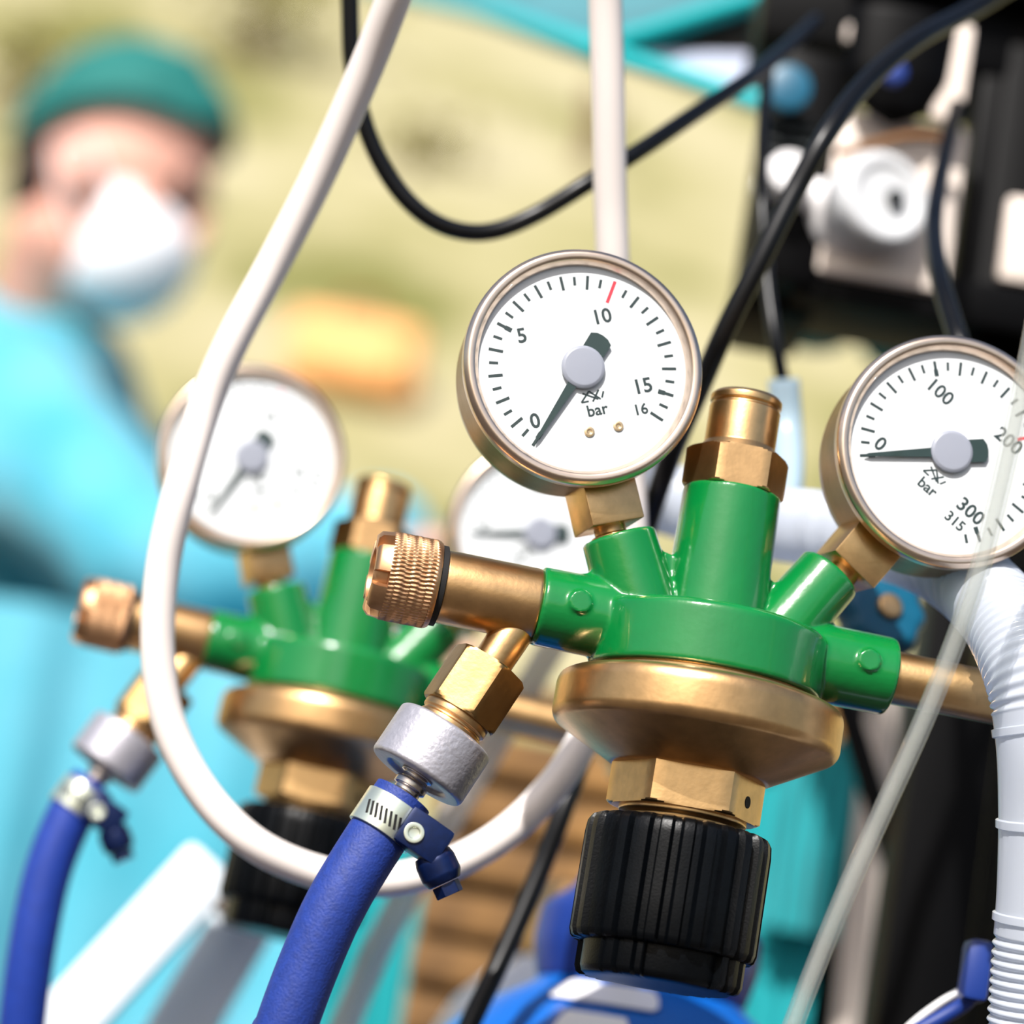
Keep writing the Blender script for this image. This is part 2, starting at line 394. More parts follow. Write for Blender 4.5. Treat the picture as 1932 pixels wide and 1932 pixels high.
def make_regulator():
    reg = empty('gas_regulator')
    # ---- green cast body
    b = MB()
    b.lathe(rnd(S([(0, -13.2), (29.6, -13.2), (30.2, -12.4), (30.2, 2.2), (28.6, 3.6), (0, 5.2)]), .8 * mm), seg=96)
    b.lathe(S([(0, 0), (13.3, 0), (12.9, 38.0), (12.4, 38.6), (0, 38.6)]), seg=64)
    FL, dL = port_frame(-19.2, 2, LEAN_L); FR, dR = port_frame(16.2, 2, LEAN_R)
    b.lathe(S([(0, -3), (10.4, -3), (9.7, 20.5), (9.2, 21), (0, 21)]), FL, 48)
    b.lathe(S([(0, -3), (9.4, -3), (8.8, 24), (8.3, 24.5), (0, 24.5)]), FR, 48)
    AX = frame((0, 0, -1.2 * mm), (1, 0, 0))
    b.lathe(S([(0, -46.2), (9.6, -46.2), (10.2, -45.6), (10.4, -20), (0, -20)]), AX, 48)
    b.lathe(S([(0, 20), (10.4, 20), (10.2, 48.2), (9.6, 48.8), (0, 48.8)]), AX, 48)
    # webs between tower and ports, cast bosses on the arms
    for x0, x1, x2 in ((-11, -20, -15), (11, 19, 15)):
        pass
    def web(p):
        n = len(p); v = [(x * mm, -2.6 * mm, z * mm) for x, z in p] + [(x * mm, 2.6 * mm, z * mm) for x, z in p]
        b.add(v, [tuple(range(n)), tuple(range(2 * n - 1, n - 1, -1))] + [(i, (i + 1) % n, n + (i + 1) % n, n + i) for i in range(n)])
    web([(-9, 3), (-9, 21), (-13, 18.5), (-20, 20), (-24, 4)]); web([(9, 3), (9, 19), (14, 17), (24, 18.5), (24, 3)])
    web([(-45, 1), (-28, 3), (-28, 12), (-44, 6)])
    for x in (-36.8, 40.0):
        b.lathe(S([(0, -11.0), (2.9, -11.0), (2.9, -9), (0, -9)]), Matrix.Translation((x * mm, 0, 0)) @ Matrix.Rotation(RAD(-90), 4, 'X') @ Matrix.Translation((0, 0, 0)), 20)
    body = obj('body', remeshed(b, .55 * mm, 3, 'body'), M['green'], reg)
    # ---- spring cover below: lip, drum with rounded shoulder, cone
    MB().lathe(rnd(S([(0, -15.4), (28.4, -15.4), (28.4, -12.8), (0, -12.8)]), .3 * mm), seg=72).build('clamp_lip', M['brass'], reg)
    MB().lathe(rnd(S([(0, -14.6), (34.5, -14.9), (36.6, -16.0), (37.3, -18), (37.3, -26.0), (36.4, -27.8), (34.2, -29.0), (20.2, -36.6), (0, -36.6)]), 1.0 * mm, 4), seg=96).build('spring_cover', M['brassd'], reg)
    nut = MB(); nut.hexnut(20.2 * mm, -47.2 * mm, -35.8 * mm, rot=RAD(-30 - 30 - 8)); nuto = nut.build('cover_nut', M['brass'], reg, 25)
    a = RAD(-38.5); r = 17.5
    hm = frame((r * cos(a) * mm, r * sin(a) * mm, -42.4 * mm), (cos(a), sin(a), 0))
    MB().lathe(S([(0, -1), (1.55, -1), (1.55, .12), (0, .12)]), hm, 24).build('set_screw_hole', M['hole'], nuto)
    MB().lathe(rnd(S([(0, -51.8), (14.2, -51.8), (14.2, -48.8), (16.5, -48.2), (16.5, -47), (0, -47)]), .3 * mm), seg=64).build('washer', M['brass'], reg)
    # ---- ribbed adjusting knob
    NR = 26
    def rib(r, z, a):
        z /= mm
        t = (a * NR / (2 * pi)) % 1.
        h = max(0., min(1., (abs(t - .5) - .16) / .12))           # groove profile
        if z > -82.2: return r - (0.0016 * (1 - h)) * (1 if r > .02 else 0)
        win = ((a + RAD(90 - 4)) % (pi / 2)); win = min(win, pi / 2 - win)
        rr = r - (.0014 * (1 - h)) if win > RAD(27) else r - .0020
        return rr if r > .018 else r
    kp = S([(0, -50.4), (12, -50.4), (21.6, -50.4), (22.8, -50.9), (23.6, -52.2), (23.9, -55), (23.9, -60), (23.9, -70), (23.9, -80), (23.4, -81.6), (22.8, -82.1), (21.9, -82.4), (21.8, -83), (21.8, -88.5), (21.2, -90), (20.2, -90.6), (12, -90.6), (0, -90.6)])
    kp = kp[::-1]
    MB().lathe(kp, seg=NR * 14, rfun=rib).build('adjusting_knob', M['black'], reg, 40)
    # ---- relief valve on the tower
    MB().hexnut(13.9 * mm, 38.4 * mm, 49.0 * mm, rot=RAD(-64)).build('relief_nut', M['brassd'], reg, 25)
    MB().lathe(rnd(S([(0, 48.2), (11.6, 48.2), (9.4, 51.2), (9.4, 61.4), (8.9, 61.7), (8.9, 62.3), (9.5, 62.6), (9.5, 64.2), (8.6, 65.2), (6.0, 65.2), (5.6, 64.2), (0, 64.2)]), .25 * mm), seg=64).build('relief_cap', M['brass'], reg)
    # ---- outlet valve on the left arm
    val = MB(); val.lathe(rnd(S([(0, -71.8), (9.0, -71.8), (9.5, -71.2), (9.5, -46.8), (9.0, -46.0), (0, -46.0)]), .4 * mm), AX, 64)
    vo = val.build('outlet_valve', M['brassd'], reg)
    MB().lathe(S([(0, -47.0), (8.6, -47.0), (8.6, -45.6), (0, -45.6)]), AX, 48).build('gasket', M['hole'], vo)
    MB().lathe(S([(0, -73.2), (10.4, -73.2), (10.4, -71.4), (0, -71.4)]), AX, 48).build('stop_ring', M['hole'], vo)
    def kn(r, z, a):
        z /= mm
        if -85.6 < z < -74.4 and r > 10.9 * mm:
            row = int((z + 86) / 2.0)
            return r - .00042 * (.5 + .5 * cos(a * 64 + (pi * .6 if row % 2 else 0)))
        if z < -85.9 and r > 9.0 * mm:
            t = (a * 6 / (2 * pi) + .22) % 1.
            return r if abs(t - .5) > .17 else r * .74
        return r
    cp = [(0, -73.0), (10.9, -73.0), (11.3, -73.6), (11.5, -74.3)] + [(11.5, -74.5 - i * .5) for i in range(23)] + [(11.3, -85.8), (11.2, -86), (10.9, -88.6), (9.8, -89.6), (6.5, -89.6), (6.2, -88.0), (0, -88.0)]
    MB().lathe(S(cp)[::-1], AX, 64 * 5, rfun=kn).build('knurled_cap', M['brassk'], vo, 50)
    # ---- outlet branch to the hose coupling
    o0 = Vector((-49.3, 0, -5.0)); da = Vector((-sin(RAD(23.5)), 0, -cos(RAD(23.5))))
    OF = frame(o0 * mm, da, (0, -1, 0))
    MB().lathe(rnd(S([(0, 0), (5.4, 0), (5.2, 12), (5.2, 16), (0, 16)]), .3 * mm), OF, 40).build('outlet_branch', M['brass'], reg)
    MB().hexnut(10.8 * mm, 15.0 * mm, 30.6 * mm, OF, rot=RAD(18)).build('branch_nut', M['bronze'], reg, 25)
    MB().lathe(rnd(S([(0, 30), (8.6, 30), (8.9, 30.6), (8.9, 32.4), (8.3, 32.8), (8.3, 33.4), (8.8, 33.8), (8.8, 36), (0, 36)]), .2 * mm), OF, 48).build('thread_ring', M['brassd'], reg)
    # ---- inlet on the right arm
    MB().lathe(rnd(S([(0, 48), (7.0, 48), (7.0, 92), (9.5, 93), (9.5, 96), (0, 96)]), .3 * mm), AX, 48).build('inlet_pipe', M['brass'], reg)
    MB().hexnut(15 * mm, 96 * mm, 118 * mm, AX).build('inlet_nut', M['brassd'], reg, 25)
    # ---- gauges
    make_gauge(reg, 'gauge', GL, LEAN_L + 2, True, .5, (0, 5, 10, 15), 16, 1, 10, 'brass-cased outlet gauge reading to 16 bar')
    make_gauge(reg, 'gauge', GR, LEAN_R - 1, False, 10, (0, 100, 200, 300), 315, 10, 200, 'brass-cased inlet gauge reading to 315 bar')
    return reg
PSI = RAD(8)
reg1 = make_regulator(); reg1.location = P(1340, 1200, .75); reg1.rotation_euler.z = PSI
tag(reg1, 'sharp green gas regulator with two brass gauges in the foreground', 'regulator', 'green gas regulators')
reg2 = copy_tree(reg1); reg2.location = P(648, 1262, .965); reg2.rotation_euler = (0, RAD(2.2), PSI + RAD(1))
tag(reg2, 'blurred green gas regulator behind the white hose, left of the front one', 'regulator', 'green gas regulators')

def down(v, dx, dy, run):
    """hanging end: from v down to the ground and a short run along it"""
    v = Vector(v); h = v.z
    return [v, v + Vector((dx * .12, dy * .12, -h * .22)), v + Vector((dx * .3, dy * .3, -h * .6)), Vector((v.x + dx * .6, v.y + dy * .6, .05)), Vector((v.x + dx, v.y + dy, .0095)), Vector((v.x + dx + run[0], v.y + dy + run[1], .009))]
# ================================================================== blue gas hoses with couplings
def make_gas_hose(reg, far, world_pts, label):
    t = empty('gas_hose', reg.location); t.rotation_euler = reg.rotation_euler
    o0 = Vector((-49.3, 0, -5.0)); da = Vector((-sin(RAD(23.5)), 0, -cos(RAD(23.5)))); OF = frame(o0 * mm, da, (0, -1, 0))
    MB().lathe(rnd(S([(0, 35.4), (12.4, 35.4), (13.2, 36.1), (13.2, 49.0), (12.6, 49.8), (8.6, 49.8), (8.0, 48.8), (0, 48.8)]), .5 * mm), OF, 64).build('union_nut', M['zinc'], t)
    MB().lathe(rnd(S([(0, 46.6), (4.4, 46.6), (4.4, 49.4), (3.5, 49.8), (3.5, 50.8), (4.4, 51.4), (4.4, 53), (3.5, 53.4), (3.5, 54.4), (4.3, 55), (4.3, 58), (0, 58)]), .2 * mm), OF, 40).build('hose_nipple', M['steel'], t)
    inv = (Matrix.Translation(reg.location) @ reg.rotation_euler.to_matrix().to_4x4()).inverted()
    p0 = OF @ Vector((0, 0, 55.4 * mm)); p1 = OF @ Vector((0, 0, 66 * mm)); p2 = OF @ Vector((0, 0, 72 * mm))
    path = catmull([p0, p1] + [inv @ Vector(q) for q in world_pts], 16)
    MB().tube(path, 7.7 * mm, 32).build('hose', M['hosefar' if far else 'hose'], t)
    # worm-drive clamp: band with slots, screw housing, screw
    CF = OF @ Matrix.Translation((0, 0, 62.5 * mm))
    bd = MB().lathe(rnd(S([(7.6, -4.6), (8.5, -4.6), (8.5, 4.6), (7.6, 4.6)]), .2 * mm), CF, 48).build('clamp_band', M['band'], t)
    sl_ = MB()
    for k in range(9):
        a = RAD(62 + k * 9.5)
        q = CF @ Matrix.Rotation(a, 4, 'Z') @ Matrix.Translation((8.5 * mm, 0, .8 * mm)) @ Matrix.Rotation(RAD(25), 4, 'X')
        sl_.box((-.1 * mm, -.32 * mm, -1.9 * mm), (.08 * mm, .32 * mm, 1.9 * mm), q)
    s_ = sl_.build('band_slots', M['hole'], bd, 0)
    # housing stands off the right-hand front side of the band (local side found from the reg frame)
    side = Vector((cos(RAD(23.5)), 0, -sin(RAD(23.5)))); front = Vector((0, -1, 0))
    HF = Matrix((side, front, da)).transposed().to_4x4(); HF.translation = CF.translation
    hs = MB()
    hs.box((3.0 * mm, 2.2 * mm, -5.4 * mm), (15.5 * mm, 9.6 * mm, 4.6 * mm), HF, 1.2 * mm)
    hs.lathe(rnd(S([(0, 0), (4.6, 0), (5.2, 2), (5.2, 6), (4.2, 8), (0, 8)]), .4 * mm), HF @ Matrix.Translation((13.5 * mm, 4.5 * mm, 1.5 * mm)) @ Matrix.Rotation(RAD(58), 4, 'Y'), 24)
    ho = hs.build('clamp_housing', M['clampblue'], t, 30)
    MB().lathe(rnd(S([(0, 0), (2.6, 0), (2.6, .7), (1.5, .7), (1.4, .2), (0, .2)]), .15 * mm), HF @ Matrix.Translation((6.6 * mm, 9.5 * mm, .6 * mm)) @ Matrix.Rotation(RAD(-90), 4, 'X'), 28).build('rivet_ring', M['band'], ho)
    hd = MB(); hd.hexnut(3.6 * mm, 0, 3 * mm, HF @ Matrix.Translation((20.5 * mm, 4.5 * mm, 5.9 * mm)) @ Matrix.Rotation(RAD(58), 4, 'Y'))
    hd.build('clamp_screw', M['clampblue'], ho, 25)
    tag(t, label, 'hose', 'blue gas hoses')
    return t
make_gas_hose(reg1, False, [P(638, 1698, .7195), P(583, 1820, .717), P(535, 1950, .715)] + down(P(495, 2080, .715), -.06, -.02, (-.2, -.3)),
              'sharp blue rubber hose clamped to the silver nut of the front regulator')
make_gas_hose(reg2, True, [P(92, 1640, .935), P(62, 1780, .932), P(42, 1932, .932)] + down(P(30, 2080, .935), -.05, .12, (-.4, .3)),
              'blurred dark blue hose hanging from the rear regulator at the left edge')
# ================================================================== hoses and cables
def line(name, pts, r, m, label, cat='cable', seg=20, n=14, rfun=None, group=None):
    o = MB().tube(catmull(pts, n), r, seg, rfun).build(name, M[m], ang=60)
    return tag(o, label, cat, group)
line('white_hose', [P(800, -160, .79), P(745, -10, .80), P(690, 130, .81), P(606, 320, .82), P(520, 490, .825), P(440, 640, .825), P(385, 770, .825), P(338, 930, .82), P(306, 1080, .82), P(298, 1230, .82), P(320, 1370, .82), P(380, 1490, .82), P(470, 1585, .82), P(580, 1640, .825), P(700, 1662, .83), P(820, 1642, .835), P(930, 1588, .84), P(1020, 1510, .845), P(1090, 1415, .85), P(1150, 1280, .86), P(1185, 1120, .865), P(1190, 950, .865), P(1175, 760, .86), P(1160, 560, .85), P(1152, 380, .845), P(1148, 200, .84), P(1142, 0, .835), P(1138, -150, .83)],
     PX(32.5, .822), 'white', 'thick white hose hanging in a long loop across both regulators', 'hose', 28)
line('power_cable', [P(655, -120, .86), P(660, 0, .86), P(665, 120, .86), P(690, 240, .86), P(735, 335, .86), P(795, 402, .86), P(860, 434, .862), P(930, 436, .865), P(1010, 405, .868), P(1110, 345, .87), P(1210, 282, .88), P(1310, 215, .90), P(1410, 150, .93), P(1480, 95, .98), P(1540, 40, 1.03)],
     PX(17, .865), 'cable', 'black cable sagging in a U between the two white hose runs', 'cable')
line('power_cable', [P(1960, -60, .95), P(1840, 15, .93), P(1730, 75, .90), P(1640, 150, .88), P(1565, 245, .86), P(1500, 360, .855), P(1430, 500, .85), P(1365, 630, .85), P(1315, 745, .855), P(1262, 870, .86), P(1215, 1010, .88), P(1170, 1180, .90), P(1110, 1390, .90), P(1062, 1530, .89), P(1020, 1640, .885), P(955, 1790, .875), P(890, 1925, .865), P(840, 2040, .86)] + down(P(800, 2150, .86), -.07, -.08, (-.05, -.3)),
     PX(20.5, .86), 'cable', 'thick black cable running from top right down behind the front regulator', 'cable')
line('power_cable', [P(1805, 200, 1.06), P(1775, 330, .98), P(1762, 430, .93), P(1772, 520, .89), P(1795, 600, .87), P(1820, 680, .86), P(1850, 820, .87), P(1860, 980, .90), P(1840, 1150, .98), P(1820, 1300, 1.05)],
     PX(19, .88), 'cable', 'black cable dropping behind the right gauge from the black rack', 'cable')
line('thin_cable', [P(1450, 120, 1.0), P(1440, 230, .97), P(1438, 380, .95), P(1446, 520, .94), P(1462, 640, .93), P(1482, 745, .93)],
     PX(13, .94), 'cable', 'thin dark cable running down to the pale connector behind the relief cap', 'cable')
def hollow(name, pts, r, m, label, cat, seg=24, n=14):
    p = catmull(pts, n); q = MB().tube(p, r, seg, caps=False).tube(p, r * .58, seg, caps=False)
    return tag(q.build(name, M[m], ang=60), label, cat)
hollow('clear_tube', [P(1975, 480, .70), P(1945, 650, .70), P(1917, 790, .70), P(1885, 930, .70), P(1848, 1075, .70), P(1800, 1215, .70), P(1742, 1360, .70), P(1672, 1515, .70), P(1600, 1675, .70), P(1540, 1820, .70), P(1490, 1950, .70), P(1440, 2080, .70)] + down(P(1400, 2200, .70), -.05, -.05, (-.1, -.3)),
     PX(20, .70), 'clear', 'thin clear plastic tube crossing diagonally in front of the right gauge', 'tube')
line('clear_tube', [P(1235, 900, 1.04), P(1180, 1010, 1.04), P(1080, 1160, 1.04), P(1000, 1290, 1.035), P(910, 1440, 1.03), P(820, 1590, 1.02), P(740, 1735, 1.0), P(690, 1840, 1.0), P(650, 1940, 1.0), P(620, 2040, 1.0)] + down(P(595, 2140, 1.0), -.05, .1, (-.1, .3)),
     PX(28, 1.0), 'milky', 'blurred pale tube running diagonally behind the silver nut', 'tube', 20)
def corr(d, t):
    if .475 < t < .665:
        k = (d / .024) % 1.
        return .0112 + (.0007 if k < .09 else 0)
    return .0110 + .00045 * sin(d * 2 * pi / .0024)
cp_ = [P(1215, 930, .93), P(1330, 960, .91), P(1450, 985, .88), P(1580, 1003, .85), P(1700, 1028, .82), P(1800, 1075, .79), P(1885, 1155, .755), P(1938, 1265, .735), P(1962, 1390, .73), P(1968, 1530, .73), P(1965, 1680, .73), P(1955, 1820, .73), P(1945, 1960, .73), P(1935, 2080, .73), Vector((.145, .735, .45))]
line('breathing_tube', cp_ + [Vector((.15, .74, .25)), Vector((.155, .75, .02))], .011, 'corr', 'wide white corrugated breathing tube curving down the right edge', 'tube', 28, 60, corr)
ct = MB().tube(catmull([P(1478, 715, .93), P(1484, 800, .93), P(1487, 880, .92), P(1480, 975, .90)], 8), PX(30, .93), 20).build('tube_connector', M['connector'])
tag(ct, 'pale blue tube connector standing behind the relief cap', 'connector')

# ================================================================== gas cylinders below
def cylinder(name, base, h, r, m, label, neck=True):
    t = empty(name, (base.x, base.y, 0))
    pr = [(0, .012), (r - .006, .012), (r, .02), (r, h - r * 1.0), (r * .96, h - r * .72), (r * .82, h - r * .42), (r * .60, h - r * .18), (r * .40, h - r * .06), (r * .36, h)]
    MB().lathe([(q, z) for q, z in pr] + [(0, h)], seg=64).build('tank', M[m], t, 60)
    MB().lathe(rnd([(r * .8, 0), (r * 1.02, 0), (r * 1.02, .05), (r * .99, .06)], .004), seg=48).build('foot_ring', M['black'], t)
    return tag(t, label, 'gas cylinder', 'gas cylinders below the regulators')
cb = P(1235, 1700, .945)
zb = P(1235, 1855, .93).z
cyl = cylinder('gas_cylinder', cb, zb, .088, 'cylblue', 'bright blue gas cylinder with a white label under the black knob')
MB().lathe(rnd([(0, zb - .008), (.026, zb - .008), (.034, zb - .004), (.037, zb + .008), (.036, zb + .020), (.026, zb + .028), (.022, zb + .040), (.012, zb + .044), (0, zb + .044)], .003), seg=48).build('valve_guard', M['navy'], cyl)
lab = MB(); vv = []; ff = []
def dome_r(z):
    pr = [(.088, zb - .088), (.088 * .96, zb - .0634), (.088 * .82, zb - .037), (.088 * .60, zb - .0158), (.088 * .40, zb - .0053), (.088 * .36, zb)]
    for (r0, z0), (r1, z1) in zip(pr, pr[1:]):
        if z0 <= z <= z1: return r0 + (r1 - r0) * (z - z0) / (z1 - z0)
    return .088
def label_patch(a0, a1, z0, z1, off, name, m):
    q = MB(); vs_, fs = [], []; na, nz = 18, 6
    for lay in (off, off + .0006):
        for j in range(nz + 1):
            for i in range(na + 1):
                z = z0 + (z1 - z0) * j / nz; sq = (1 - (2 * j / nz - 1) ** 4 * .12)
                a = (a0 + a1) / 2 + (a1 - a0) / 2 * (2 * i / na - 1) * sq; rr = dome_r(z) + lay
                vs_.append((rr * cos(a), rr * sin(a), z + lay * .6))
    N = (na + 1) * (nz + 1)
    for k in (0, N):
        for j in range(nz):
            for i in range(na):
                b0 = k + j * (na + 1) + i; fs.append((b0, b0 + 1, b0 + na + 2, b0 + na + 1))
    for i in range(na):
        fs.append((i, i + 1, N + i + 1, N + i)); k = nz * (na + 1); fs.append((k + i, k + i + 1, N + k + i + 1, N + k + i))
    q.add(vs_, fs); return q.build(name, M[m], cyl, 60)
label_patch(RAD(-131), RAD(-86), zb - .0125, zb - .0055, .0009, 'paper_label', 'cylwhite')
label_patch(RAD(-118), RAD(-96), zb - .028, zb - .0165, .0009, 'paper_label', 'cylwhite')
cb2 = P(1045, 1900, 1.09)
c2 = cylinder('gas_cylinder', cb2, P(1045, 1808, 1.08).z, .046, 'cylwhite', 'white-shouldered gas cylinder behind the blue one, beside the black cable')
MB().lathe(rnd([(0, 0), (.014, 0), (.014, .02), (.010, .03), (0, .03)], .002), Matrix.Translation((0, 0, P(1045, 1808, 1.08).z)), 32).build('valve_stem', M['brassd'], c2)

# ================================================================== slatted wooden crate far behind the knob
crate = empty('wooden_crate', (0, 1.42, 0))
xa, xb = P(800, 1700, 1.42).x, P(1470, 1600, 1.42).x
ztop = P(960, 1320, 1.42).z
W2 = (xb - xa); crate.location = ((xa + xb) / 2, 1.42, 0)
slat = MB().box((-W2 / 2, -.009, -.0095), (W2 / 2, .009, .0095), ch=.002).mesh('slat', 30); slat.materials.append(M['wood'])
zc = ztop; k = 0
while zc > .04:
    o = obj('slat', slat, None, crate, (random.uniform(-.004, .004), random.uniform(-.005, .003), zc)); o.rotation_euler = (0, random.uniform(-.012, .012), 0)
    zc -= .0262; k += 1
for x in (-W2 / 2 + .012, W2 / 2 - .012, 0):
    MB().box((x - .014, .012, 0), (x + .014, .036, ztop + .015), ch=.002).build('upright', M['wood'], crate)
MB().box((W2 / 2 - .002, -.02, 0), (W2 / 2 + .02, .30, ztop + .03), ch=.003).build('end_board', M['wood'], crate)
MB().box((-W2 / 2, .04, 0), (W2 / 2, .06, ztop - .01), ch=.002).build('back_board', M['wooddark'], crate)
tag(crate, 'brown wooden slat crate blurred behind the black adjusting knob', 'crate')

# ================================================================== white folding stand, lower left
def bar_between(a, b, wdt, th, m, name, parent, org):
    a, b = Vector(a) - org, Vector(b) - org; z = (b - a); F = frame(a, z, (0, -1, 0))
    return MB().box((-wdt / 2, -th / 2, 0), (wdt / 2, th / 2, z.length), F, .004).build(name, M[m], parent)
def to_ground(a, b):
    a, b = Vector(a), Vector(b); t = (a.z - .01) / (a.z - b.z); return a + (b - a) * t
A, B = P(405, 1625, 1.08), P(120, 1935, 1.06)
st = empty('folding_stand', (A.x, A.y, 0)); org = Vector((A.x, A.y, 0))
B2 = Vector((B.x - .25, B.y - .02, .01))
leg_dir = (B - A)
bar_between(A, A + leg_dir * 2.2, PX(118, 1.07), .012, 'strap', 'leg', st, org)
A3 = P(470, 1720, 1.11); B3 = P(330, 1960, 1.10)
bar_between(A3 + (A3 - B3) * .35, to_ground(A3, B3), PX(122, 1.1), .012, 'strap', 'leg', st, org)
MB().lathe(rnd([(0, -.012), (.009, -.012), (.009, .012), (0, .012)], .002), frame(P(440, 1690, 1.085) - org, (0, -1, 0)), 24).build('hinge_bolt', M['steel'], st)
tag(st, 'pale white folding stand with two flat legs under the rear black knob', 'stand')

# ================================================================== black equipment rack, upper right
def pbox(name, px, py, wpx, hpx, d, th, m, parent, org, ch=.003):
    c = P(px, py, d); wx, hz = PX(wpx, d) / 2, PX(hpx, d) / 2; c = c - org
    return MB().box((c.x - wx, c.y - th / 2, c.z - hz), (c.x + wx, c.y + th / 2, c.z + hz), ch=ch).build(name, M[m], parent)
rc = P(1800, 1500, 1.16)
rack = empty('equipment_rack', (rc.x, rc.y, 0)); ro = Vector((rc.x, rc.y, 0))
# tall posts down to the ground
def post(px, py, wpx, d, ztop_, name='post', m='rack', th=.03):
    c = P(px, py, d) - ro; wx = PX(wpx, d) / 2
    return MB().box((c.x - wx, c.y - th / 2, .0), (c.x + wx, c.y + th / 2, ztop_), ch=.003).build(name, M[m], rack)
post(1830, 1500, 120, 1.16, P(1930, 650, 1.16).z)
post(1935, 300, 150, 1.14, 1.2, th=.04)
pbox('side_panel', 1850, 420, 95, 560, 1.13, .03, 'rack', rack, ro)
pbox('cross_bar', 1720, 590, 480, 90, 1.10, .05, 'rack', rack, ro)
pbox('cross_bar', 1660, 70, 470, 190, 1.16, .06, 'rack', rack, ro)
pbox('cross_bar', 1800, -40, 420, 150, 1.15, .06, 'rack', rack, ro)
md = pbox('vented_module', 1490, 360, 140, 460, 1.11, .06, 'rack', rack, ro, .006)
pbox('module_foot', 1450, 590, 150, 90, 1.12, .06, 'rack', rack, ro, .006)
for i in range(8):
    c = P(1488 + 3 - i * 2.6, 230 + i * 22, 1.08) - ro
    MB().box((c.x - PX(46, 1.08), c.y - .003, c.z - PX(5, 1.08)), (c.x + PX(46, 1.08), c.y + .003, c.z + PX(5, 1.08)), ch=.0008).build('vent_slat', M['rackgrey'], md)
pbox('cream_panel', 1680, 385, 250, 330, 1.085, .012, 'cream', rack, ro)
pbox('cream_panel', 1795, 140, 62, 200, 1.08, .008, 'cream', rack, ro)
pbox('cream_panel', 1925, 455, 70, 170, 1.11, .006, 'cream', rack, ro)
pbox('cream_panel', 1640, 70, 95, 40, 1.12, .006, 'cream', rack, ro)
MB().tube(catmull([P(1580, 290, 1.07) - ro, P(1650, 272, 1.065) - ro, P(1720, 258, 1.065) - ro, P(1800, 264, 1.07) - ro], 8), PX(9, 1.12), 12).build('wire', M['strapdark'], rack)
# hanging clamp between the two cables
MB().lathe(rnd([(0, -.016), (.010, -.010), (.016, .004), (.017, .03), (0, .03)], .003), Matrix.Translation(P(1690, 165, 1.075) - ro) @ Matrix.Diagonal((1.2, .4, 1.0, 1)), 24).build('clamp', M['rack'], rack)
MB().lathe(rnd([(0, 0), (.0045, 0), (.0045, .004), (0, .005)], .001), frame(P(1685, 142, 1.06) - ro, (0, -1, 0)), 20).build('blue_button', M['navy'], rack)
MB().lathe(rnd([(0, 0), (.009, 0), (.009, .004), (0, .005)], .001), frame(P(1485, 170, 1.075) - ro, (0, -1, 0)), 20).build('blue_button', M['tealblue'], rack)
pbox('lower_panel', 1800, 1690, 520, 720, 1.42, .02, 'rack', rack, ro)
tag(rack, 'black equipment rack with vented module and cream panels at upper right', 'rack')
# white flow valve on the rack
vc = P(1635, 395, 1.072); fv = empty('flow_valve', vc); fa = Vector((.34, -.92, .06))
MB().lathe(rnd([(0, 0), (.0175, 0), (.0185, .002), (.0185, .013), (.0165, .016), (.013, .016), (.012, .0145), (0, .0145)], .0012), frame((0, 0, 0), fa), 40).build('dial_face', M['grey'], fv)
MB().lathe(rnd([(0, 0), (.0035, 0), (.0035, .002), (0, .003)], .0006), frame(fa.normalized() * .0145 + Vector((.003, 0, .0)), fa), 20).build('center_cap', M['rackgrey'], fv)
MB().lathe(rnd([(0, -.018), (.0165, -.018), (.018, -.012), (.016, -.004), (.0165, .001), (0, .001)], .002), frame((0, 0, 0), fa), 40).build('housing', M['cylwhite'], fv)
MB().lathe(rnd([(0, 0), (.0075, 0), (.0075, .02), (.0055, .022), (.0055, .032), (0, .032)], .001), frame(Vector((-.010, .008, .002)), (-.96, .1, .18)), 24).build('nozzle', M['cylwhite'], fv)
tag(fv, 'round white flow valve with side nozzle fixed to the cream panel', 'valve')
MB().lathe(rnd([(0, 0), (.008, 0), (.009, .003), (.008, .012), (0, .013)], .001), frame(P(1478, 345, 1.075) - ro, (.1, -1, .05)), 24).build('white_knob', M['cylwhite'], rack)

# ================================================================== lower right: poles, struts, drape, bracket
def pole(name, a, b, r0, r1, m, label, cat='pole', group=None):
    o = MB().tube([Vector(a) + (Vector(b) - Vector(a)) * t for t in (0, .25, .5, .75, 1)], r0, 24, lambda d, t: r0 + (r1 - r0) * t).build(name, M[m])
    return tag(o, label, cat, group)
a_, b_ = P(1772, 1240, 1.22), P(1690, 1720, 1.22); pole('cream_pole', a_, to_ground(a_, b_), PX(52, 1.22), PX(46, 1.22), 'cream', 'thick cream pole standing under the brass inlet pipe')
a_, b_ = P(1675, 1260, 1.27), P(1625, 1700, 1.27); pole('cream_pole', a_, to_ground(a_, b_), PX(28, 1.3), PX(26, 1.3), 'cream', 'thin cream pole behind the clear tube')
a_, b_ = P(1590, 1310, 1.12), P(1740, 1800, 1.10); pole('black_strut', a_, to_ground(a_, b_), PX(24, 1.1), PX(28, 1.1), 'rack', 'black strut slanting down to the right behind the clear tube', 'strut')
hw = empty('hand_wheel', P(1660, 1160, .87)); hf = frame((0, 0, 0), (.25, -.9, .25))
MB().lathe(rnd([(0, -.006), (.011, -.006), (.0135, -.003), (.0135, .003), (.011, .006), (0, .006)], .002), hf, 60, lambda r, z, a: r * (1 + .05 * cos(a * 8)) if r > .01 else r).build('wheel', M['tealblue'], hw)
MB().lathe(rnd([(0, -.03), (.004, -.03), (.004, .008), (0, .008)], .001), hf, 20).build('spindle', M['brassd'], hw)
tag(hw, 'dark teal-blue hand wheel behind the right arm of the front regulator', 'hand wheel')
bk = empty('blue_bracket', P(1840, 1830, .80))
bo = P(1840, 1830, .80)
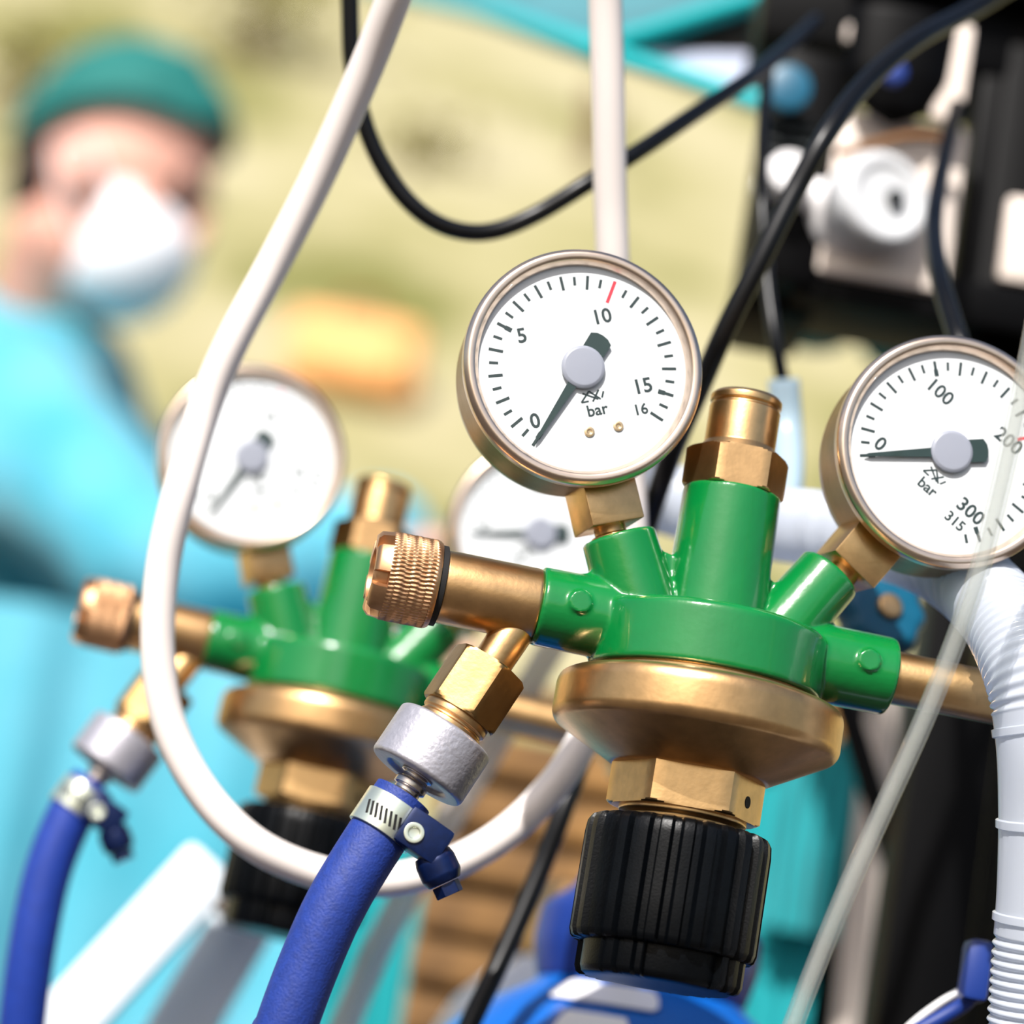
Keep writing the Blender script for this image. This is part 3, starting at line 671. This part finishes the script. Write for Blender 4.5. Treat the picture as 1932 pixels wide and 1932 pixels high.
MB().box((-PX(24, .8), -.006, -PX(60, .8)), (PX(24, .8), .006, PX(55, .8)), ch=.002).build('clip', M['navy'], bk)
MB().tube(catmull([Vector((0, 0, -PX(50, .8))), P(1810, 1900, .80) - bo, P(1740, 1940, .80) - bo, P(1640, 1990, .80) - bo], 8), PX(15, .8), 16).build('arm', M['navy'], bk)
MB().tube(catmull([P(1815, 1868, .805) - bo, P(1770, 1895, .805) - bo, P(1715, 1938, .805) - bo, P(1650, 2010, .805) - bo], 8), PX(8, .8), 12).build('tube_holder', M['cylwhite'], bk)
tag(bk, 'small blue bracket beside the corrugated tube at the bottom right', 'bracket')
# draped instrument table behind
def drape(name, org, wd, hgt, dep, m, label, amp=.018, seed=0., cat='drape'):
    nx, nz = 60, 30; vs_, fs = [], []
    for j in range(nz + 1):
        for i in range(nx + 1):
            u = i / nx; v = j / nz; x = (u - .5) * wd
            fold = amp * (sin(u * 31 + seed + 1.5 * noise.noise(Vector((u * 5, v * 1.5, seed)))) * (.25 + .75 * v)) + amp * 1.2 * noise.noise(Vector((u * 7, v * 2, seed + 5)))
            vs_.append((x, -dep / 2 + fold, hgt * (1 - v)))
    top = len(vs_)
    for i in range(nx + 1): vs_.append(((i / nx - .5) * wd, dep / 2, hgt))
    for i in range(nx + 1): vs_.append(((i / nx - .5) * wd, dep / 2, 0))
    for j in range(nz):
        for i in range(nx):
            a = j * (nx + 1) + i; fs.append((a, a + 1, a + nx + 2, a + nx + 1))
    for i in range(nx):
        fs.append((i, top + i, top + i + 1, i + 1)); fs.append((top + i, top + nx + 1 + i, top + nx + 2 + i, top + i + 1))
    q = MB(); q.add(vs_, fs)
    o = q.build(name, M[m], None, 60, org); return tag(o, label, cat)
dz = P(1568, 1400, 1.36)
drape('hanging_drape', (dz.x - .004, dz.y, P(1540, 1775, 1.36).z), .036, dz.z - P(1540, 1775, 1.36).z, .012, 'teal', 'bright teal cloth hanging between the wooden crate and the black strut', .003)
drape('hanging_drape', (dz.x - .020, dz.y + .03, 0), .060, dz.z - .02, .02, 'scrub', 'added teal drape reaching the ground, standing in for shade below the bright teal cloth', .003, 2.)  # added sheet filling the area below the bright cloth that is only shade
dz = P(470, 1230, 2.3)
drape('draped_table', (dz.x - .06, dz.y + .1, 0), .40, dz.z, .3, 'gown', 'light teal drape over a table behind the rear regulator', .016, 3.)
dz = P(745, 1560, 1.75)
drape('hanging_drape', (dz.x + .0, dz.y, 0), .055, dz.z, .03, 'scrub', 'narrow dark teal cloth hanging behind the front blue hose', .006, 3.)
tb = MB(); 
for k in range(1): tb.sphere(1, Matrix.Translation((0, 0, 0)) @ Matrix.Diagonal((PX(85, 1.5), .03, PX(42, 1.5), 1)), 24, 12)
o = obj('teal_pouch', remeshed(tb, .004, 4, 'teal_pouch'), M['teal'], None, P(1535, 615, 1.5)); tag(o, 'small teal cloth pouch hanging below the black rack', 'pouch')
tb = MB(); tb.sphere(1, Matrix.Diagonal((PX(70, 1.6), .03, PX(34, 1.6), 1)), 24, 12)
o = obj('teal_pouch', remeshed(tb, .004, 4, 'teal_pouch'), M['scrub'], None, P(1690, 655, 1.6)); tag(o, 'dark green cloth pouch just above the right gauge', 'pouch')

# ================================================================== canopy at the top
cn = empty('tent_canopy', P(1125, 100, 1.3)); co = P(1125, 100, 1.3)
def panel(name, pts, th, m):
    pts = [Vector(p) - co for p in pts]; nrm = (pts[1] - pts[0]).cross(pts[2] - pts[0]).normalized() * th; n = len(pts)
    q = MB(); q.add(pts + [p + nrm for p in pts], [tuple(range(n)), tuple(range(2 * n - 1, n - 1, -1))] + [(i, (i + 1) % n, n + (i + 1) % n, n + i) for i in range(n)])
    return q.build(name, M[m], cn, 30)
panel('roof_cloth', [P(680, -30, 2.6), P(900, 25, 2.0), P(1125, 108, 1.3), P(1480, -15, 1.25), P(1480, -320, 1.25), P(700, -320, 2.6)], .004, 'canopy')
panel('inner_cloth', [P(1125, 95, 1.31), P(1480, -25, 1.26), P(1470, 160, 1.26)], .004, 'canopygrey')
panel('lining', [P(1125, 95, 1.30), P(1470, 100, 1.25), P(1450, 200, 1.25)], .004, 'canopypale')
MB().tube([P(1115, 95, 1.295) - co, P(1300, 38, 1.27) - co, P(1490, -20, 1.24) - co], PX(19, 1.28), 12).build('rim', M['rim'], cn)
MB().tube([P(1115, 92, 1.295) - co, P(1270, 140, 1.27) - co, P(1460, 205, 1.24) - co], PX(19, 1.28), 12).build('rim', M['rim'], cn)
MB().tube([P(1125, 98, 1.30) - co, P(900, 20, 2.0) - co, P(680, -36, 2.6) - co], PX(20, 1.6), 12).build('rim', M['rim'], cn)
tag(cn, 'teal-edged grey canopy cloth blurred at the top centre', 'canopy')

# ================================================================== things on the bank
bp = Vector((0, 0, 0))
def on_bank(px, py):
    a = P(px, py, 1) - CAM; t = 5.
    while t < 30:
        q = CAM + a * t
        if q.z <= hill_z(q.x, q.y) + .02: return q
        t += .02
    return q
q = on_bank(655, 735); bag = empty('orange_bag', (q.x, q.y, q.z - .03)); bs = 9.3
bm_ = MB(); bm_.box((-.22, -.09, .0), (.22, .13, .27), ch=.06); bm_.box((-.15, -.13, .03), (.15, -.06, .17), ch=.03)
obj('sack', remeshed(bm_, .012, 8, 'sack'), M['orange'], bag)
MB().tube(catmull([(-.08, 0, .26), (-.06, 0, .33), (.06, 0, .33), (.08, 0, .26)], 6), .012, 10).build('handle', M['strapdark'], bag)
tag(bag, 'pale orange bag lying on the dry grass bank', 'bag')
def shrub(px, py, wd, ht, label, n=260, seed=1):
    rr = random.Random(seed); q = on_bank(px, py); t = empty('dry_shrub', (q.x, q.y, q.z - .03))
    for k in range(3):
        x = rr.uniform(-.1, .1) * wd; MB().tube(catmull([(0, 0, -.1), (x * .5, 0, ht * .3), (x, .02, ht * .8)], 5), .02, 8, lambda d, u: .022 * (1 - .6 * u)).build('stem', M['bark'], t)
    lf = MB()
    for k in range(n):
        c = Vector((rr.gauss(0, wd * .22), rr.gauss(0, wd * .16), ht * (.55 + rr.gauss(0, .2)))); a = Matrix.Translation(c) @ Matrix.Rotation(rr.uniform(0, 6.3), 4, 'Z') @ Matrix.Rotation(rr.uniform(-1, 1), 4, 'X')
        l = rr.uniform(.05, .10); lf.add([(0, 0, 0), (l * .5, l * .22, .01), (l, 0, 0), (l * .5, -l * .22, .01)], [(0, 1, 2, 3)], a)
    o = lf.build('foliage', M['leaf'], t, 0); o['kind'] = 'stuff'
    tag(t, label, 'shrub', 'dry shrubs on the bank'); return t
shrub(790, 330, .55, .35, 'small olive shrub on the bank inside the sagging black cable', 120, 2)
shrub(480, 120, .9, .6, 'olive shrub on the bank between the surgical cap and the white hose', 420, 3)
shrub(40, 210, .5, .45, 'olive shrub on the bank behind the surgical cap at the left edge', 260, 4)
q = on_bank(1112, 300); tr = empty('tree_stump', (q.x, q.y, q.z - .1))
MB().tube([(0, 0, 0), (.01, 0, .15), (.0, 0, .34), (-.02, 0, .42)], .05, 12, lambda d, t: .055 - .02 * t).build('trunk', M['bark'], tr)
MB().tube([(0, 0, .22), (.06, 0, .30), (.1, 0, .36)], .02, 10, lambda d, t: .024 - .01 * t).build('branch', M['bark'], tr)
tag(tr, 'short brown stump on the bank behind the vertical white hose', 'stump')

# ================================================================== surgeon
F = Vector((.88, -.47, 0)).normalized(); RT = F.cross(Vector((0, 0, 1))); UP = Vector((0, 0, 1))
pel = P(0, 1650, 3.06); porg = Vector((pel.x, pel.y, 0)); per = empty('person', porg)
def J(*a): return P(*a) - porg
Hc = J(212, 352, 3.0)
hf_ = (Vector((.95, -.24, 0)) * .95 - UP * .30).normalized(); hr = hf_.cross(UP).normalized(); hu = hr.cross(hf_)
HM = Matrix((hf_, hr, hu)).transposed().to_4x4(); HM.translation = Hc
def ell(mb, c, r, m=HM, seg=28): mb.sphere(1, m @ Matrix.Translation(c) @ Matrix.Diagonal((r[0], r[1], r[2], 1)), seg, 18)
def limb(mb, pts):
    """tapering limb through (point, radius) joints"""
    for (a, ra), (b, rb) in zip(pts, pts[1:]):
        mb.tube([a + (b - a) * t for t in (0, .25, .5, .75, 1)], ra, 18, lambda d, t: ra + (rb - ra) * t)
    for a, ra in pts: mb.sphere(ra, Matrix.Translation(a), 18, 12)
neck = J(85, 590, 3.04); chest = J(0, 880, 3.07); waist = J(10, 1260, 3.07); pelv = pel - porg
shN, shF = J(-5, 810, 2.89), J(55, 780, 3.22)
elN, wrN = J(285, 1060, 2.68), J(742, 1052, 2.50)
elF, wrF = J(360, 1060, 3.10), J(690, 1130, 2.86)
hipN, hipF = pelv + RT * .09 - UP * .05, pelv - RT * .09 - UP * .05
knN, knF = hipN * 1 + F * .04 - UP * .40, hipF + F * .05 - UP * .40
anN, anF = Vector((knN.x, knN.y, .09)) - F * .03, Vector((knF.x, knF.y, .09)) - F * .03
body = MB()
ell(body, (-.004, 0, .025), (.099, .077, .108)); ell(body, (.030, 0, -.055), (.066, .058, .068)); ell(body, (.055, 0, -.098), (.030, .032, .024))
ell(body, (.102, 0, -.012), (.022, .014, .026)); ell(body, (.088, 0, .030), (.016, .05, .012))
for sg in (-1, 1): ell(body, (-.006, sg * .079, -.012), (.022, .010, .034)); ell(body, (.058, sg * .038, -.02), (.03, .026, .024))
limb(body, [(Hc - hu * .07 - hf_ * .02, .056), (neck, .062), (chest, .13), (waist, .125), (pelv, .14)])
limb(body, [(shN, .062), (elN, .044), (wrN, .030)]); limb(body, [(shF, .062), (elF, .044), (wrF, .030)])
limb(body, [(chest + UP * .06, .10), (shN, .062)]); limb(body, [(chest + UP * .06, .10), (shF, .062)])
limb(body, [(hipN, .085), (knN, .055), (anN, .038)]); limb(body, [(hipF, .085), (knF, .055), (anF, .038)])
def hand(mb, wr, el, sgn):
    d = (wr - el).normalized(); up_ = (UP - d * UP.dot(d)).normalized(); sd = d.cross(up_) * sgn      # palm faces down
    HMx = Matrix((d, sd, up_)).transposed().to_4x4(); HMx.translation = wr
    mb.sphere(1, HMx @ Matrix.Translation((.05, 0, 0)) @ Matrix.Diagonal((.052, .042, .017, 1)), 18, 12)
    for k, (y, l) in enumerate(((-.030, .072), (-.010, .082), (.010, .076), (.029, .060))):
        limb(mb, [(HMx @ Vector((.085, y, 0)), .0095), (HMx @ Vector((.085 + l * .45, y * 1.1, -.006)), .009), (HMx @ Vector((.085 + l * .8, y * 1.12, -.024)), .0082), (HMx @ Vector((.085 + l * .95, y * 1.12, -.042)), .0075)])
    limb(mb, [(HMx @ Vector((.022, -.034, -.004)), .013), (HMx @ Vector((.055, -.062, -.014)), .011), (HMx @ Vector((.082, -.068, -.028)), .009)])
hand(body, wrN, elN, 1); hand(body, wrF, elF, -1)
bo_ = obj('body', remeshed(body, .0055, 5, 'body'), M['skin'], per)
# clothing
gw = MB()
limb(gw, [(neck - UP * .05, .080), (chest, .165), (waist, .185), (pelv, .20), (pelv - UP * .30, .23), (pelv - UP * .55, .25)])
limb(gw, [(chest + UP * .07, .135), (shN, .092), (elN, .078), (wrN + (elN - wrN) * .06, .064)])
limb(gw, [(chest + UP * .07, .135), (shF, .092), (elF, .078), (wrF + (elF - wrF) * .06, .060)])
gme = remeshed(gw, .011, 10, 'gown')
vn = [(v.co.copy(), v.normal.copy()) for v in gme.vertices]; flat = []
for c, nn in vn:
    flat += tuple(c + nn * (.020 * noise.noise(Vector((c.x * 9, c.y * 9, c.z * 3.2))) + .010 * noise.noise(Vector((c.x * 20 + 3, c.y * 20, c.z * 8)))))
gme.vertices.foreach_set('co', flat); gme.update()
obj('gown', gme, M['gown'], per)
tr_ = MB(); limb(tr_, [(pelv - UP * .02, .15), (hipN, .105), (knN, .085), (anN + UP * .02, .075)]); limb(tr_, [(hipF, .105), (knF, .085), (anF + UP * .02, .075)])
obj('trousers', remeshed(tr_, .011, 6, 'trousers'), M['scrub'], per)
for a in (anN, anF):
    sh = MB(); g0 = Vector((a.x, a.y, 0)); FM = Matrix((F, -RT, UP)).transposed().to_4x4(); FM.translation = g0
    sh.sphere(1, FM @ Matrix.Translation((.06, 0, .045)) @ Matrix.Diagonal((.135, .05, .045, 1)), 20, 12); sh.sphere(1, FM @ Matrix.Translation((-.01, 0, .07)) @ Matrix.Diagonal((.06, .045, .065, 1)), 18, 12)
    obj('shoe', remeshed(sh, .006, 4, 'shoe'), M['shoe'], per)
def shell(name, fn, nu, nv, th, m, closed=False):
    q = MB(); vs_, fs = [], []
    for lay in (0., th):
        for j in range(nv + 1):
            for i in range(nu + 1): vs_.append(HM @ Vector(fn(i / nu, j / nv, lay)))
    N = (nu + 1) * (nv + 1)
    for k in (0, N):
        for j in range(nv):
            for i in range(nu):
                a = k + j * (nu + 1) + i; fs.append((a, a + 1, a + nu + 2, a + nu + 1))
    edge = [i for i in range(nu + 1)] + [j * (nu + 1) + nu for j in range(1, nv + 1)] + [nv * (nu + 1) + i for i in range(nu - 1, -1, -1)] + [j * (nu + 1) for j in range(nv - 1, 0, -1)]
    for a, b2 in zip(edge, edge[1:] + edge[:1]): fs.append((a, b2, N + b2, N + a))
    q.add(vs_, fs); return q.build(name, M[m], per, 60)
def capf(u, v, l):
    az = u * 2 * pi; fr = .5 + .5 * cos(az); low = 1.02 * fr + 1.95 * (1 - fr)      # how far down the rim reaches
    low -= .16 * (abs(sin(az)) ** 6)
    th = v * low; k = 1 + .05 * noise.noise(Vector((cos(az) * 2, sin(az) * 2, v * 3)))
    rx, ry, rz = .113 * k + l, .096 * k + l, .128 * k + l
    return (-.006 + rx * sin(th) * cos(az), ry * sin(th) * sin(az), .030 + rz * cos(th))
shell('surgical_cap', capf, 48, 16, .004, 'cap')
def maskf(u, v, l):
    az = (u - .5) * RAD(165); e_ = RAD(-68) + v * RAD(112)
    rx, ry, rz = .092 + l, .075 + l, .075 + l; bul = 1 + .05 * cos(az * 1.1) * sin(v * pi * 3) * .3
    return (.028 + rx * cos(e_) * cos(az) * bul, ry * cos(e_) ** .6 * sin(az), -.058 + rz * sin(e_))
shell('face_mask', maskf, 28, 16, .003, 'mask')
for sg in (-1, 1):
    MB().tube(catmull([HM @ Vector((.045, sg * .072, -.03)), HM @ Vector((.0, sg * .088, .012)), HM @ Vector((-.028, sg * .088, -.005)), HM @ Vector((.0, sg * .084, -.045)), HM @ Vector((.04, sg * .070, -.085))], 6), .0018, 8).build('ear_loop', M['mask'], per)
    e_ = MB(); ell(e_, (.083, sg * .034, .012), (.012, .014, .009)); e_.build('eye', M['hair'], per)
    e_ = MB(); ell(e_, (.088, sg * .036, .034), (.008, .022, .005)); e_.build('eyebrow', M['hair'], per)
hb_ = MB(); ell(hb_, (-.055, 0, -.02), (.05, .068, .06)); hb_.build('hair', M['hair'], per)
tag(per, 'person in light blue gown, teal cap and white face mask leaning over, arm reaching right', 'person')
